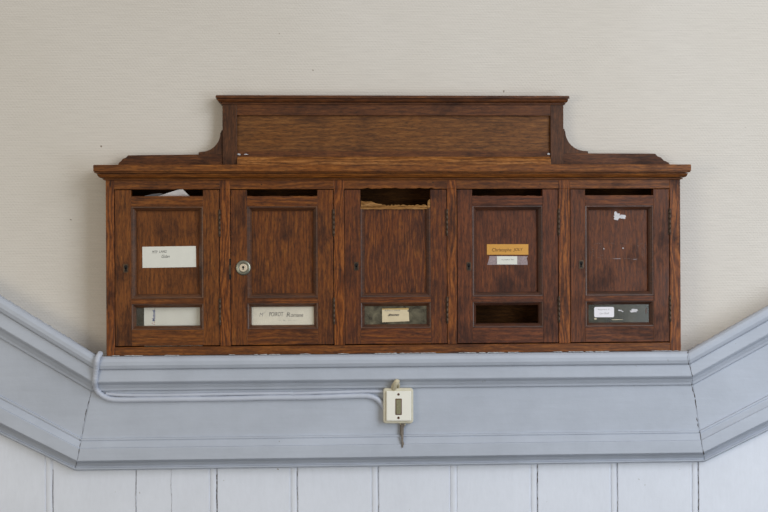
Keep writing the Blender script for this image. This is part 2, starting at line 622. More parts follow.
XL, XR = X(106), X(680.5)
DIV = [(220, 230.3), (334, 344.4), (447.3, 456.8), (558.7, 570.0)]
DOORX = [(115.0, 219.3), (230.9, 333.3), (344.9, 446.7), (457.5, 558.1), (570.6, 669.3)]
z_top, z_fr, z_sill = Z(179.5), Z(188.9), Z(344.6)

for a, b in [(106, 114.4)] + DIV + [(669.9, 680.5)]:
    xa, xb = X(a), X(b)
    cx = (xa + xb) / 2
    mb = MB()
    if a == 106 or a > 660:
        mb.box(xa, xb, FY, FY + 0.018, zb, z_top, 'post')
        mb.build('corner_post', cab, bevel=0.0008)
        mb = MB()
        if a == 106: mb.box(xa, xa + 0.012, FY + 0.018, BK, zb, z_top, 'post')
        else: mb.box(xb - 0.012, xb, FY + 0.018, BK, zb, z_top, 'post')
        mb.build('side_panel', cab)
    else:
        mb.box(xa, xb, FY, FY + 0.018, z_sill, z_fr, 'post')
        mb.build('post', cab, bevel=0.0008)
        mb = MB()
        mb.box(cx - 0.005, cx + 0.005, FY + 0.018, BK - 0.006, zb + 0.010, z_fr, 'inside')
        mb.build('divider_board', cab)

mb = MB()
xa = X(114.4)
for i in range(5):
    x0 = X(114.4) if i == 0 else X(DIV[i - 1][1])
    x1 = X(669.9) if i == 4 else X(DIV[i][0])
    if i == 2:      # splintered lower edge
        pts = [(x0, z_top), (x1, z_top)]
        k = 26
        for q in range(k + 1):
            t = q / k
            pts.append((x1 + (x0 - x1) * t, z_fr + (random.uniform(0, 0.0028) if 3 < q < 22 else 0)))
        mb.prism(pts, FY, FY + 0.018, 'rail_w')
    else:
        mb.box(x0, x1, FY, FY + 0.018, z_fr, z_top, 'rail_w')
for a, b in DIV:
    mb.box(X(a), X(b), FY - 0.0002, FY + 0.018, z_fr, z_top, 'post')
# nail holes
for px, py in ((261.5, 184.5), (433, 182.5), (540, 184)):
    mb.disc(*[W(px, py, FY)[0], W(px, py, FY)[1]], 0.0016, FY - 0.0003, FY + 0.001, 'black', 10)
mb.build('frieze_rail', cab, bevel=0.0006)

mb = MB()
mb.box(X(114.4), X(669.9), FY, FY + 0.018, zb, z_sill - 0.0005, 'rail_w')
mb.build('bottom_rail', cab, bevel=0.0012)
mb = MB()
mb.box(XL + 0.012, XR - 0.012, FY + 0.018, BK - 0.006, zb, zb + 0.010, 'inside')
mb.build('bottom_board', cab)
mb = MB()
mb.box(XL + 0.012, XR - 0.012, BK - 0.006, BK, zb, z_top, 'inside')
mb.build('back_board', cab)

# crown cornice with mitred returns
mb = MB()
rg = []
for out, row in ((0.0, 180.0), (0.0055, 179.3), (0.0055, 178.5), (0.001, 178.3), (0.001, 177.8), (0.009, 177.6), (0.0125, 176.9), (0.0145, 175.6), (0.0162, 174.2), (0.0165, 173.6), (0.0105, 173.3), (0.0105, 172.5),
                 (0.0218, 172.3), (0.0218, 171.6), (0.0205, 171.4), (0.0230, 171.0), (0.0230, 165.4), (0.0222, 164.6)):
    y = FY - out
    z = Z(row, y)
    x0 = XL - out; x1 = XR + out * 0.8
    rg.append([(x0, y, z), (x1, y, z), (x1, BK, z), (x0, BK, z)])
mb.rings(rg, 'crown')
zcr = rg[-1][0][2]
mb.build('crown_moulding', cab, bevel=0.0004)

# raised top: frame, panel, light bead, low tiers, brackets, cap
PY = -0.034


def PW(px, py):
    return W(px, py, PY)


ped = MB()
zc = zcr + 0.0002
ztr = Z(115.5, PY); ztp = Z(103.5, PY)
x222, x237, x551, x563 = [PW(p, 130)[0] for p in (222.5, 237, 550.5, 563.5)]
ped.box(x222, x237, PY, BK, zc, ztp, 'pedi_v')
ped.box(x551, x563, PY, BK, zc, ztp, 'pedi_v')
ped.box(x237, x551, PY, PY + 0.014, ztr, ztp, 'pedi_dk')
pedo = ped.build('top_board_frame', cab, bevel=0.0008)
mb = MB()
zpl = Z(157.2, PY)
mb.box(x237, x551, PY + 0.007, BK, zc, ztr + 0.002, 'pedi')
mb.prism([(x237, Z(151.0, PY)), (x551, Z(151.0, PY)), (x551, zpl), (x237, zpl)],
         lambda x, z: PY + 0.007 - (0.004 if z < Z(153, PY) else 0.0), PY + 0.0075, 'pedi_dk')
mb.build('sunk_panel', pedo, bevel=0.0005)
mb = MB()
rr = []
for yy, row in ((PY + 0.0068, 156.6), (PY + 0.003, 156.9), (PY - 0.001, 158.2), (PY - 0.0045, 160.5), (PY - 0.007, 163.5), (PY - 0.008, 168.5), (PY + 0.0068, 168.5)):
    rr.append((yy, max(Z(row, yy), zc)))
mb.rings([[(x237 + 0.0004, a, b) for a, b in rr], [(x551 - 0.0004, a, b) for a, b in rr]], 'strip')
tag(mb.build('bead_strip', pedo), 'lighter orange oak strip')
# white scuffs on the panel's lower corners
mb = MB()
def blob(mb, px, py, w, h, y, key, n=14, th=0.0006):
    cx, cz = W(px, py, y)
    pts = []
    for k in range(n):
        a = 2 * math.pi * k / n
        q = random.uniform(0.55, 1.1)
        pts.append((cx + math.cos(a) * w * U * q / 2, cz + math.sin(a) * h * U * q / 2))
    mb.prism(pts, y - th, y, key)
blob(mb, 239, 154.4, 4.5, 2.0, PY + 0.003, 'chalk', th=0.001)
blob(mb, 246, 154.3, 5, 1.0, PY + 0.003, 'remnant', th=0.001)
mb.build('paint_scuff', pedo)
mb = MB()
blob(mb, 548.5, 154.0, 3, 2.0, PY + 0.003, 'chalk', th=0.001)
mb.build('paint_scuff', pedo)

def tier(pts):
    mb = MB()
    q = [PW(a, b) for a, b in pts]
    q = [(x, max(z, zc)) for x, z in q]
    mb.prism(q, PY + 0.003, BK, 'pedi_dk')
    mb.build('stepped_base', cab, bevel=0.0006)
tier([(222.4, 154), (128, 155.2), (125.5, 157.6), (122.5, 158.6), (121, 161.0), (118.6, 162.4), (117.5, 175), (222.4, 175)])
tier([(563.6, 153.2), (655.5, 153.5), (658, 156.2), (661.5, 157.4), (664, 160.2), (669, 162.5), (671.5, 175), (563.6, 175)])
def bracket(x_in, y_top, x_out, y_bot, s):
    mb = MB()
    pts = [PW(x_in, y_top), PW(x_in - s * 1.4, y_top + 0.3), PW(x_in - s * 1.4, y_top + 2)]
    for k in range(13):
        a = k / 12 * math.pi / 2
        # concave quarter
        px = (x_out + s * 2.5) + (x_in - s * 2.2 - (x_out + s * 2.5)) * math.cos(a) 
        py = (y_bot - 2.6) - (y_bot - 2.6 - (y_top + 2.5)) * (1 - math.sin(a))
        pts.append(PW(px, py))
    pts += [PW(x_out, y_bot - 2.2), PW(x_out, y_bot), PW(x_in, y_bot)]
    mb.prism(pts, PY + 0.0045, BK, 'pedi_v')
    mb.build('curved_bracket', cab, bevel=0.0004)
bracket(222.4, 130.0, 198.5, 154.2, 1)
bracket(563.6, 128.5, 588.5, 153.4, -1)

mb = MB()
rg = []
for out, row in ((0.0, 104.6), (0.004, 104.2), (0.0045, 103.0), (0.001, 102.9), (0.001, 102.3), (0.0075, 102.1), (0.010, 100.8), (0.0115, 99.2), (0.0075, 99.0), (0.0075, 98.3), (0.0140, 98.0), (0.0140, 96.2), (0.0125, 95.5)):
    y = PY - out
    z = Z(row, y)
    rg.append([(x222 - out, y, z), (x563 + out * 0.8, y, z), (x563 + out * 0.8, BK, z), (x222 - out, BK, z)])
mb.rings(rg, 'pedi_dk')
mb.build('top_cap_moulding', cab, bevel=0.0004)

# ------------------------------------------------------------------ doors
INN = [(131.3, 203.2), (247.2, 317.6), (360.6, 430.6), (472.4, 542.8), (585.3, 653.6)]
r_slot, r_tr, r_p0, r_p1, r_mid0, r_mid1, r_w0, r_w1, r_br, r_bot = 189.6, 195.6, 205.8, 292.0, 297.2, 302.3, 305.6, 324.0, 328.3, 343.8
# panel opening: 205.8 (outer edge of moulding) .. 297.2 ; window opening 302.3 .. 328.8
DY = FY + 0.0008        # door face a touch behind the carcass face
DB = DY + 0.018


def ringmould(mb, x0, x1, z0, z1, prof, key):
    """mitred moulding round an opening: prof = [(inset, y)]"""
    prev = None
    for ins, y in prof:
        cur = mb.add([(x0 + ins, y, z0 + ins), (x1 - ins, y, z0 + ins), (x1 - ins, y, z1 - ins), (x0 + ins, y, z1 - ins)])
        if prev is not None:
            for i in range(4):
                j = (i + 1) % 4
                mb.face([prev + i, prev + j, cur + j, cur + i], key)
        prev = cur


def hinge(door, px, r0, r1):
    mb = MB()
    x = X(px)
    za, zb_ = Z(r1), Z(r0)
    n = 5
    h = (zb_ - za) / n
    for k in range(n):
        r = 0.0020
        za2 = za + k * h + 0.00015; zb2 = za + (k + 1) * h - 0.00015
        c = [(math.cos(2 * math.pi * q / 14), math.sin(2 * math.pi * q / 14)) for q in range(14)]
        mb.rings([[(x + r * a, FY - 0.0020 + r * b, zz) for a, b in c] for zz in (za2, zb2)], 'hinge', sm=True)
    mb.box(x - 0.0032, x + 0.0014, FY - 0.0006, DY + 0.003, za, zb_, 'hinge')
    c = [(math.cos(2 * math.pi * q / 12), math.sin(2 * math.pi * q / 12)) for q in range(12)]
    mb.rings([[(x + r * a, FY - 0.0020 + r * b, zz) for a, b in c] for zz, r in ((za - 0.0022, 0.0010), (za - 0.0012, 0.0019), (za + 0.001, 0.0015))], 'hinge', sm=True)
    mb.rings([[(x + r * a, FY - 0.0020 + r * b, zz) for a, b in c] for zz, r in ((zb_ - 0.001, 0.0015), (zb_ + 0.0012, 0.0019), (zb_ + 0.0022, 0.0010))], 'hinge', sm=True)
    mb.build('hinge', door)


def keyhole(door, px, py):
    mb = MB()
    cx, cz = W(px, py, DY)
    w, h = 2.6 * U, 4.6 * U
    n = 20
    out = [(cx + w * max(-.92, min(.92, 1.25 * math.cos(2 * math.pi * k / n))), cz + h * max(-.94, min(.94, 1.15 * math.sin(2 * math.pi * k / n)))) for k in range(n)]
    inn = [(cx + (x - cx) * 0.72, cz + (z - cz) * 0.84) for x, z in out]
    a = mb.add([(x, DY - 0.0008, z) for x, z in out]); b = mb.add([(x, DY - 0.0009, z) for x, z in inn])
    c = mb.add([(x, DY + 0.0005, z) for x, z in out]); 
    for i in range(n):
        j = (i + 1) % n
        mb.face([a + i, a + j, b + j, b + i], 'escut'); mb.face([a + i, c + i, c + j, a + j], 'escut')
    bb = mb.add([(x, DY - 0.0003, z) for x, z in inn])
    mb.face([bb + i for i in range(n)], 'escut')
    for i in range(n):
        j = (i + 1) % n
        mb.face([b + i, b + j, bb + j, bb + i], 'escut')
    # key-shaped black hole
    mb.disc(cx, cz + 1.2 * U, 1.95 * U, DY - 0.0006, DY - 0.0003, 'black', 16)
    mb.prism([(cx - 0.7 * U, cz + 0.8 * U), (cx + 0.7 * U, cz + 0.8 * U), (cx + 1.3 * U, cz - 3.3 * U), (cx - 1.3 * U, cz - 3.3 * U)], DY - 0.0006, DY - 0.0003, 'black')
    mb.build('keyhole', door, fixn=False)


door_labels = ['first door from the left, white handwritten card on its panel',
               'second door from the left, with a round metal lock',
               'middle door with its top rail broken away',
               'fourth door from the left, gold name plate and an open window',
               'right-hand door with glue marks on its panel']
DOORS = []
for i in range(5):
    dx0, dx1 = X(DOORX[i][0]), X(DOORX[i][1])
    ix0, ix1 = X(INN[i][0]), X(INN[i][1])
    st, rl, pn, md = 'st%d' % i, 'rl%d' % i, 'pn%d' % i, 'md%d' % i
    mb = MB()
    zt0, zbm = Z(r_slot), Z(r_bot)
    mb.box(dx0, ix0, DY, DB, zbm, zt0, st)
    mb.box(ix1, dx1, DY, DB, zbm, zt0, st)
    # top rail (ragged top edge on the worn ones)
    if i != 2:
        amp = (0.0, 0.0014, 0, 0.0014, 0.0002)[i]
        pts = [(ix1, Z(r_p0)), (ix0, Z(r_p0))]
        for q in range(25):
            t = q / 24
            pts.append((ix0 + (ix1 - ix0) * t, Z(r_tr) - random.uniform(0, amp)))
        mb.prism(pts, DY, DB, rl)
    mb.box(ix0, ix1, DY, DB, Z(r_mid1), Z(r_mid0), rl)
    mb.box(ix0, ix1, DY, DB, zbm, Z(r_br), rl)
    door = mb.build('door', cab, origin=((dx0 + dx1) / 2, DY, zbm), bevel=0.0006)
    tag(door, door_labels[i])
    DOORS.append(door)
    # raised mitred mouldings
    mb = MB()
    u = U
    pf = [(0.0, DY + 0.0002), (0.4 * u, DY - 0.0006), (1.3 * u, DY - 0.0004), (1.6 * u, DY + 0.0010), (3.0 * u, DY + 0.0038), (4.4 * u, DY + 0.0074), (4.5 * u, DY + 0.0135)]
    if i == 2:
        # the top run has gone with the broken rail: sides and bottom only
        z1 = Z(209.0); z0 = Z(r_mid0)
        prev = None
        for ins, y in pf:
            cur = mb.add([(ix0 + ins, y, z1), (ix0 + ins, y, z0 + ins), (ix1 - ins, y, z0 + ins), (ix1 - ins, y, z1 + 0.002)])
            if prev is not None:
                for a in range(3):
                    mb.face([prev + a, prev + a + 1, cur + a + 1, cur + a], md)
            prev = cur
    else:
        ringmould(mb, ix0, ix1, Z(r_mid0), Z(r_p0), pf, md)
    mb.build('panel_moulding', door, fixn=False)
    mb = MB()
    pw = [(0.0, DY + 0.0002), (0.4 * u, DY - 0.0005), (1.1 * u, DY), (1.3 * u, DY + 0.0012), (2.6 * u, DY + 0.0044), (3.9 * u, DY + 0.0080), (4.1 * u, DB)]
    ringmould(mb, ix0, ix1, Z(r_br), Z(r_mid1), pw, md)
    mb.build('window_moulding', door, fixn=False)
    # sunk panel
    mb = MB()
    py = DY + 0.0125
    if i != 2:
        mb.box(ix0 + 0.001, ix1 - 0.001, py, py + 0.005, Z(r_mid0) + 0.001, Z(r_p0) - 0.001, pn)
    else:
        pts = [(ix1 - 0.001, Z(r_mid0) + 0.001), (ix0 + 0.001, Z(r_mid0) + 0.001)]
        for q in range(31):
            t = q / 30
            pts.append((ix0 + 0.001 + (ix1 - ix0 - 0.002) * t, Z(208.8) + random.uniform(-0.0006, 0.0006)))
        mb.prism(pts, py - 0.003, py + 0.005, pn)
    mb.build('panel', door)
    # hinges
    hx = (219.9, 333.9, 447.1, 558.8, 669.9)[i]
    hinge(door, hx, 210, 235)
    hinge(door, hx, 298, 323)
    # locks
    if i != 1:
        keyhole(door, (125.8, 0, 356.3, 468.8, 581.2)[i], (268.3, 0, 266.3, 266.3, 264.3)[i] + (0.0))
    # window panes
    gz0, gz1 = Z(r_br) + 0.0060, Z(r_mid1) - 0.0060
    gx0, gx1 = ix0 + 0.0060, ix1 - 0.0060
    if i != 3:
        mb = MB()
        key = ('glass_clear', 'glass_clear', 'glass_murky', None, 'glass_green')[i]
        mb.box(gx0, gx1, DY + 0.0095, DY + 0.0115, gz0, gz1, key)
        mb.build('window_pane', door)

# round cylinder lock on the second door, with its small strike plate
mb = MB()
cx, cz = W(243.3, 267.8, DY)
c = [(math.cos(2 * math.pi * q / 32), math.sin(2 * math.pi * q / 32)) for q in range(32)]
def lring(r, y): return [(cx + r * a, y, cz + r * b) for a, b in c]
mb.rings([lring(7.7 * U, DY + 0.0002), lring(7.7 * U, DY - 0.0012), lring(7.0 * U, DY - 0.0028), lring(5.4 * U, DY - 0.0036), lring(4.7 * U, DY - 0.0030), lring(4.4 * U, DY - 0.0018)], 'chrome', sm=True)
mb.rings([lring(4.1 * U, DY - 0.0018), lring(4.1 * U, DY - 0.0044), lring(3.7 * U, DY - 0.0050)], 'lockface')
mb.disc(cx, cz + 0.6 * U, 1.2 * U, DY - 0.0053, DY - 0.0049, 'black', 14)
mb.prism([(cx - 0.5 * U, cz + .3 * U), (cx + 0.5 * U, cz + .3 * U), (cx + 0.5 * U, cz - 2.0 * U), (cx - 0.5 * U, cz - 2.0 * U)], DY - 0.0053, DY - 0.0049, 'black')
tag(mb.build('cylinder_lock', DOORS[1]), 'round nickel cylinder lock')
mb = MB()
mb.box(X(228.8), X(231.0), FY - 0.0009, FY + 0.002, Z(273.5), Z(264.5), 'escut')
mb.box(X(229.2), X(230.6), FY - 0.0005, FY + 0.002, Z(278.5), Z(258), 'black')
mb.build('strike_plate', DOORS[1])

# splintered pale wood left where the top rail of the middle door broke off
mb = MB()
xa, xb = X(INN[2][0]), X(INN[2][1])
top = []; bot = []
for q in range(41):
    t = q / 40
    row = 205.2 + random.uniform(-0.8, 0.7)
    top.append((xa + (xb - xa) * t, Z(row)))
    bot.append((xa + (xb - xa) * t, Z(208.9) - random.uniform(0, 0.0008)))
mb.prism(top + bot[::-1], DY + 0.0035, DB, 'splinter')
mb.prism([W(360.8, 201.0, DY), W(366, 201.6, DY), W(371, 201.2, DY), W(376, 203.4, DY), W(382.3, 204.2, DY), W(382, 206.2, DY), W(374, 206.0, DY), W(361, 206.4, DY)], DY + 0.0015, DB - 0.004, 'splinter')
mb.prism([W(428.3, 200.4, DY), W(429.6, 199.5, DY), W(430.4, 199.5, DY), W(430.4, 208.5, DY), W(427.6, 208.5, DY), W(427.8, 203.5, DY)], DY + 0.0012, DB - 0.004, 'splinter')
tag(mb.build('splintered_edge', DOORS[2]), 'pale splintered wood of the broken top rail')


def card(name, door, corners, y, th, key, label=None, extra=None):
    mb = MB()
    mb.prism([W(a, b, y) for a, b in corners], y - th, y, key)
    if extra: extra(mb, y - th - 0.0002)
    o = mb.build(name, door, fixn=True)
    if label: tag(o, label)
    return o


def T(mb, s, x0, x1, r0, r1, y, key, **k):
    a = W(x0, r1, y); b = W(x1, r0, y)
    mb.text(s, a[0], b[0], a[1], b[1], y, key, **k)


PYF = DY + 0.0125
# door 1
card('name_card', DOORS[0], [(142.3, 246.8), (195.9, 246.0), (196.2, 267.0), (142.6, 267.9)], PYF, 0.0008, 'white_card', 'white handwritten name card',
     lambda mb, y: (T(mb, 'MTP', 152, 157.6, 250.6, 253.4, y, 'ink', shear=.3), T(mb, 'LANG', 159.2, 166.8, 250.2, 252.8, y, 'ink', shear=.3), T(mb, 'Gdan', 161.6, 169.8, 254.8, 257.8, y, 'ink', shear=.4)))
# door 4
card('name_plate', DOORS[3], [(486.8, 244.2), (528.3, 244.2), (528.3, 254.7), (486.8, 254.7)], PYF, 0.0012, 'gold', 'gold name plate with engraved lettering',
     lambda mb, y: (T(mb, 'Christophe', 492.1, 511.4, 248.0, 252.6, y, 'ink_br', shear=.2), T(mb, 'JOLY', 513.4, 522.8, 248.0, 251.8, y, 'ink_br', shear=.2)))


def tapex(mb, y):
    mb.prism([W(*p, y) for p in ((497.0, 256.2), (517.2, 256.2), (517.2, 264.4), (497.0, 264.4))], y - 0.0003, y + 0.0003, 'white_card')
    T(mb, 'occupant doc', 501.5, 514, 258.8, 260.6, y - 0.0005, 'ink_lt')


tp = [(489.5, 256.0), (527.8, 256.2), (526.6, 258.5), (527.4, 261), (527.6, 264.8), (487.2, 264.8), (488.4, 261), (489, 258.5)]
card('taped_slip', DOORS[3], tp, PYF, 0.0006, 'tape', 'small white slip under wrinkled clear tape', tapex)
# door 5: sticker, chips on the pane, paper remnant, glue outline
GY = DY + 0.0095
card('name_sticker', DOORS[4], [(594.2, 308), (595, 306.9), (613.2, 306.9), (614, 308), (614, 316.2), (613.2, 317.2), (595, 317.2), (594.2, 316.2)], GY, 0.0005, 'sticker', 'small white rounded sticker',
     lambda mb, y: (T(mb, 'Papinot C.', 598, 610.5, 308.9, 310.4, y, 'ink_lt'), T(mb, 'Le Gall', 599.5, 609, 312.4, 314.2, y, 'ink_lt', shear=.3)))
mb = MB()
blob(mb, 634.2, 310.8, 9, 4.2, GY, 'remnant')
mb.build('scraped_mark', DOORS[4])
mb = MB()
blob(mb, 619.8, 310.4, 5, 1.8, GY, 'remnant')
blob(mb, 622.5, 311.4, 2, 1.4, GY, 'remnant')
mb.build('scraped_mark', DOORS[4])
mb = MB()
blob(mb, 646, 311, 1.4, 6, GY, 'residue')
mb.build('scraped_mark', DOORS[4])
mb = MB()
blob(mb, 617, 319.6, 14, 0.8, GY, 'cloth')
mb.build('scraped_mark', DOORS[4])
mb = MB()
blob(mb, 595.5, 318.8, 3, 2.2, GY, 'cloth')
mb.build('scraped_mark', DOORS[4])
mb = MB()
blob(mb, 617, 216.2, 8.5, 8.5, PYF, 'remnant', 18, 0.0012)
blob(mb, 622.5, 216.8, 9, 5.5, PYF, 'remnant', 16, 0.0010)
blob(mb, 615.8, 213.0, 4, 4, PYF, 'remnant', 12, 0.0010)
tag(mb.build('paper_remnant', DOORS[4]), 'torn white scrap of paper')
mb = MB()
for k in range(90):      # specks along the outline of a removed name plate
    e = random.random()
    if e < .30: p = (random.uniform(594, 645), 243.5 + random.gauss(0, .5))
    elif e < .62: p = (random.uniform(601, 639), 258.7 + random.gauss(0, .35))
    elif e < .82: p = (random.uniform(591, 603), random.uniform(243, 260))
    else: p = (random.uniform(636, 646), random.uniform(243, 257))
    blob(mb, p[0], p[1], random.uniform(.6, 2.4), random.uniform(.4, .9), PYF, 'residue', 7, 0.0002)
blob(mb, 617, 258.6, 11, 0.7, PYF, 'tape', 12, 0.0005)
blob(mb, 635, 259.3, 5, 0.7, PYF, 'tape', 12, 0.0005)
blob(mb, 623.0, 248.2, 1.5, 1.8, PYF, 'remnant', 9, 0.0005)
blob(mb, 603.8, 248.6, 1.2, 1.5, PYF, 'remnant', 9, 0.0005)
mb.build('glue_marks', DOORS[4])
# door 3: yellowed card on the murky pane
mb = MB()
mb.prism([W(a, b, GY) for a, b in ((382.0, 308.6), (408.5, 307.9), (409.3, 321.2), (382.2, 322.2))], GY - 0.0006, GY, 'yellow_card')
mb.prism([W(a, b, GY) for a, b in ((382.0, 308.6), (408.5, 307.9), (408.6, 309.6), (396, 309.5), (382.0, 309.7))], GY - 0.0008, GY, 'card_edge')
T(mb, '#momm', 387.8, 399.2, 313.6, 316.3, GY - 0.0010, 'ink', shear=.6, thick=0.02)
T(mb, 'Albert Mich', 384, 400, 309.8, 311.2, GY - 0.0010, 'ink_lt', shear=.3)
mb.disc(*W(408.2, 310.9, GY), 0.0016, GY - 0.0010, GY, 'ink', 10)
tag(mb.build('name_card', DOORS[2]), 'yellowed name card stuck on the pane')
# door 2: cream card behind the pane
mb = MB()
cy = DY + 0.0125
x0, x1 = 250.8, 315.4; r0, r1 = 305.2, 325.4; rr = 3.0
pts = []
for (cx_, cr, a0) in ((x1 - rr, r0 + rr, 90), (x0 + rr, r0 + rr, 180), (x0 + rr, r1 - rr, 270), (x1 - rr, r1 - rr, 0)):
    seq = range(0, 91, 18)
    for a in seq:
        an = math.radians(a0 + a if a0 else a - 90 + 360)
        if a0 == 90: an = math.radians(90 + a - 90)
        pts.append((cx_, cr, an, a0))
P2 = []
def corner(cx_, cr, sa):
    for a in range(0, 91, 18):
        an = math.radians(sa + a)
        P2.append((cx_ + rr * math.cos(an), cr - rr * math.sin(an)))
corner(x1 - rr, r0 + rr, 0); corner(x0 + rr, r0 + rr, 90); corner(x0 + rr, r1 - rr, 180); corner(x1 - rr, r1 - rr, 270)
mb.prism([W(a, b, cy) for a, b in P2], cy, cy + 0.0006, 'cream_card')
yt = cy - 0.0003
T(mb, 'M', 259.4, 263.4, 312.6, 316.6, yt, 'ink_lt', shear=.3)
T(mb, 'r', 264.4, 265.6, 311.8, 313.2, yt, 'ink_lt', shear=.3)
T(mb, 'POIROT', 269.2, 283.4, 312.0, 316.3, yt, 'ink', shear=.15)
T(mb, 'R', 286.6, 290.2, 312.4, 316.9, yt, 'ink', shear=.15)
T(mb, 'omane', 290.8, 303.2, 314.2, 316.9, yt, 'ink', shear=.2)
T(mb, '~ a. -- ~', 278.5, 296, 319.8, 321.0, yt, 'ink_lt')
tag(mb.build('name_card', DOORS[1]), 'cream handwritten card behind the pane')

# ------------------------------------------------------------------ loose mail
# letter standing out of the first slot, leaning forward over the door's top rail
mb = MB()
def lean(x, z):
    r = (Z(196.6) - z) / (Z(196.6) - Z(188.2))
    return (DB + 0.0008) - r * (0.0185)
poly = [(150, 197.6), (155.0, 196.4), (163, 194.0), (172.5, 191.2), (182.0, 188.6), (185.0, 191.6), (189.6, 196.6), (190.5, 198.6)]
mb.prism([W(a, b, FY) for a, b in poly], lambda x, z: lean(x, z), lambda x, z: lean(x, z) + 0.0005, 'paper')
mb.prism([W(a, b, FY) for a, b in ((182.0, 188.6), (178.0, 191.8), (187.5, 196.8), (189.4, 196.4), (185, 191.6))], lambda x, z: lean(x, z) - 0.0009, lambda x, z: lean(x, z) - 0.0004, 'paper')
tag(mb.build('folded_letter'), 'white folded letter sticking up out of the leftmost letter slot', 'letter')
mb = MB()
mb.prism([W(a, b, DB) for a, b in ((142, 198.5), (144.5, 195.6), (153, 193.9), (160, 193.0), (164.5, 194.2), (166, 198.5))], DB + 0.0035, DB + 0.0041, 'greypaper')
tag(mb.build('grey_leaflet'), 'thin grey leaflet lying behind the white letter in the leftmost slot', 'leaflet')
# envelope behind the first window
mb = MB()
ey = DB + 0.0025
zf = zb + 0.0102
e0, e1 = W(144.0, 300, ey)[0], W(202.0, 300, ey)[0]
mb.box(e0, e1, ey, ey + 0.004, zf, Z(297, ey), 'white_card')
T(mb, 'Mutuel', 152.2, 155.2, 310.0, 321.2, ey - 0.0004, 'ink_bl', rot=1, thick=0.02)
for px, py in ((152.3, 323.3), (154.4, 322.3), (154.2, 324.5)):
    mb.disc(*W(px, py, ey), 0.0010, ey - 0.0005, ey, 'ink_rd', 8)
mb.box(W(154.6, 300, ey)[0], W(154.9, 300, ey)[0], ey - 0.0004, ey, Z(309.8), Z(304.5), 'ink')
tag(mb.build('envelope'), 'white envelope with blue print standing behind the leftmost window', 'envelope')

# ------------------------------------------------------------------ switch
SY = -0.0725 - 0.0005 + DD       # face of the rail's flat band
sx, sz = W(398.2, 405.6, SY)
sw = empty('light_switch', (sx, SY, W(398, 423.5, SY)[1]))
tag(sw, 'small ivory surface-mounted light switch on the grey rail', 'light switch')


def rrect(x0, x1, r0, r1, rad, y, n=5):
    P = []
    for cx_, cr, sa in ((x1 - rad, r0 + rad, 0), (x0 + rad, r0 + rad, 90), (x0 + rad, r1 - rad, 180), (x1 - rad, r1 - rad, 270)):
        for k in range(n + 1):
            an = math.radians(sa + 90 * k / n)
            P.append((cx_ + rad * math.cos(an), cr - rad * math.sin(an)))
    out = []
    for a, b in P:
        w = W(a, b, y)
        out.append((w[0], y, w[1]))
    return out


mb = MB()
mb.rings([rrect(383.2, 413.3, 387.8, 423.4, 3.0, SY + 0.0015), rrect(383.2, 413.3, 387.8, 423.4, 3.0, SY - 0.017), rrect(383.8, 412.8, 388.4, 422.8, 2.8, SY - 0.019),
          rrect(385.2, 411.6, 389.8, 421.6, 2.0, SY - 0.0195)], 'switch_old')
mb.build('back_box', sw)
mb = MB()
yp = SY - 0.0195
mb.rings([rrect(386.2, 411.2, 391.0, 421.0, 1.0, yp + 0.001), rrect(386.2, 411.2, 391.0, 421.0, 1.0, yp - 0.004), rrect(387.0, 410.5, 391.8, 420.2, 0.8, yp - 0.0055)], 'switch')
mb.build('cover_plate', sw)
yf = yp - 0.0055
mb = MB()
mb.rings([rrect(395.4, 401.8, 398.6, 414.9, 0.6, yf + 0.0005), rrect(395.4, 401.8, 398.6, 414.9, 0.6, yf - 0.0006)], 'screw')
ya = yf - 0.0006
mb.rings([rrect(396.0, 401.2, 399.3, 414.2, 0.4, ya + 0.0003), rrect(396.4, 400.8, 400.0, 406.8, 0.4, ya - 0.0008), ], 'rocker')
mb.box(W(396.3, 400, ya)[0], W(400.8, 400, ya)[0], ya - 0.0024, ya, W(398, 413.8, ya)[1], W(398, 406.8, ya)[1], 'rocker')
tag(mb.build('rocker', sw), 'olive metal rocker')
for row in (394.4, 417.8):
    mb = MB()
    c0 = W(398.5, row, yf)
    mb.disc(c0[0], c0[1], 0.0030, yf - 0.0012, yf + 0.0005, 'screw', 16, 0.0024)
    mb.box(c0[0] - 0.0022, c0[0] + 0.0022, yf - 0.0014, yf - 0.0010, c0[1] - 0.0004, c0[1] + 0.0004, 'black')
    mb.build('screw', sw)
# knotted plaster-covered lead on top
mb = MB()
ky = SY - 0.006
K = [(393.5, 389.6), (394.0, 387.0), (395.0, 384.2), (396.8, 381.6), (397.6, 379.4)]
YK = [q + DD for q in (-0.083, -0.094, -0.102, -0.106, -0.107)]
mb.tube([(W(a, b, YK[i])[0], YK[i], W(a, b, YK[i])[1]) for i, (a, b) in enumerate(K)], [0.0060, 0.0068, 0.0058, 0.0062, 0.0030], 'cloth', 10)
K = [(398.0, 388.8), (398.6, 385.0), (397.2, 382.4), (398.8, 380.6)]
mb.tube([(W(a, b, YK[i] - .002)[0], YK[i] - .002, W(a, b, YK[i] - .002)[1]) for i, (a, b) in enumerate(K)], [0.0028, 0.0034, 0.0046, 0.0026], 'cloth', 8)
tag(mb.build('cable_stub', sw), 'lumpy cream stub on top of the switch')
mb = MB()
ky = SY - 0.005
K = [(402.6, 422.5), (402.6, 425.0), (401.8, 428.0), (401.8, 434.0), (402.2, 436.0), (402.0, 440.5), (402.4, 443.0), (402.0, 446.8)]
rz = [0.0060, 0.0060, 0.0046, 0.0044, 0.0030, 0.0024, 0.0032, 0.0010]
mb.tube([(W(a, b, ky)[0], ky - (0.0 if b < 436 else 0.004 + (b - 436) * 0.0009), W(a, b, ky)[1]) for a, b in K], rz, 'rust', 10)
mb.tube([(W(a, b, ky)[0], ky - 0.002, W(a, b, ky)[1]) for a, b in ((400.2, 423.0), (402.4, 425.2), (405.4, 424.0))], [0.0026, 0.0032, 0.0024], 'cloth', 8)
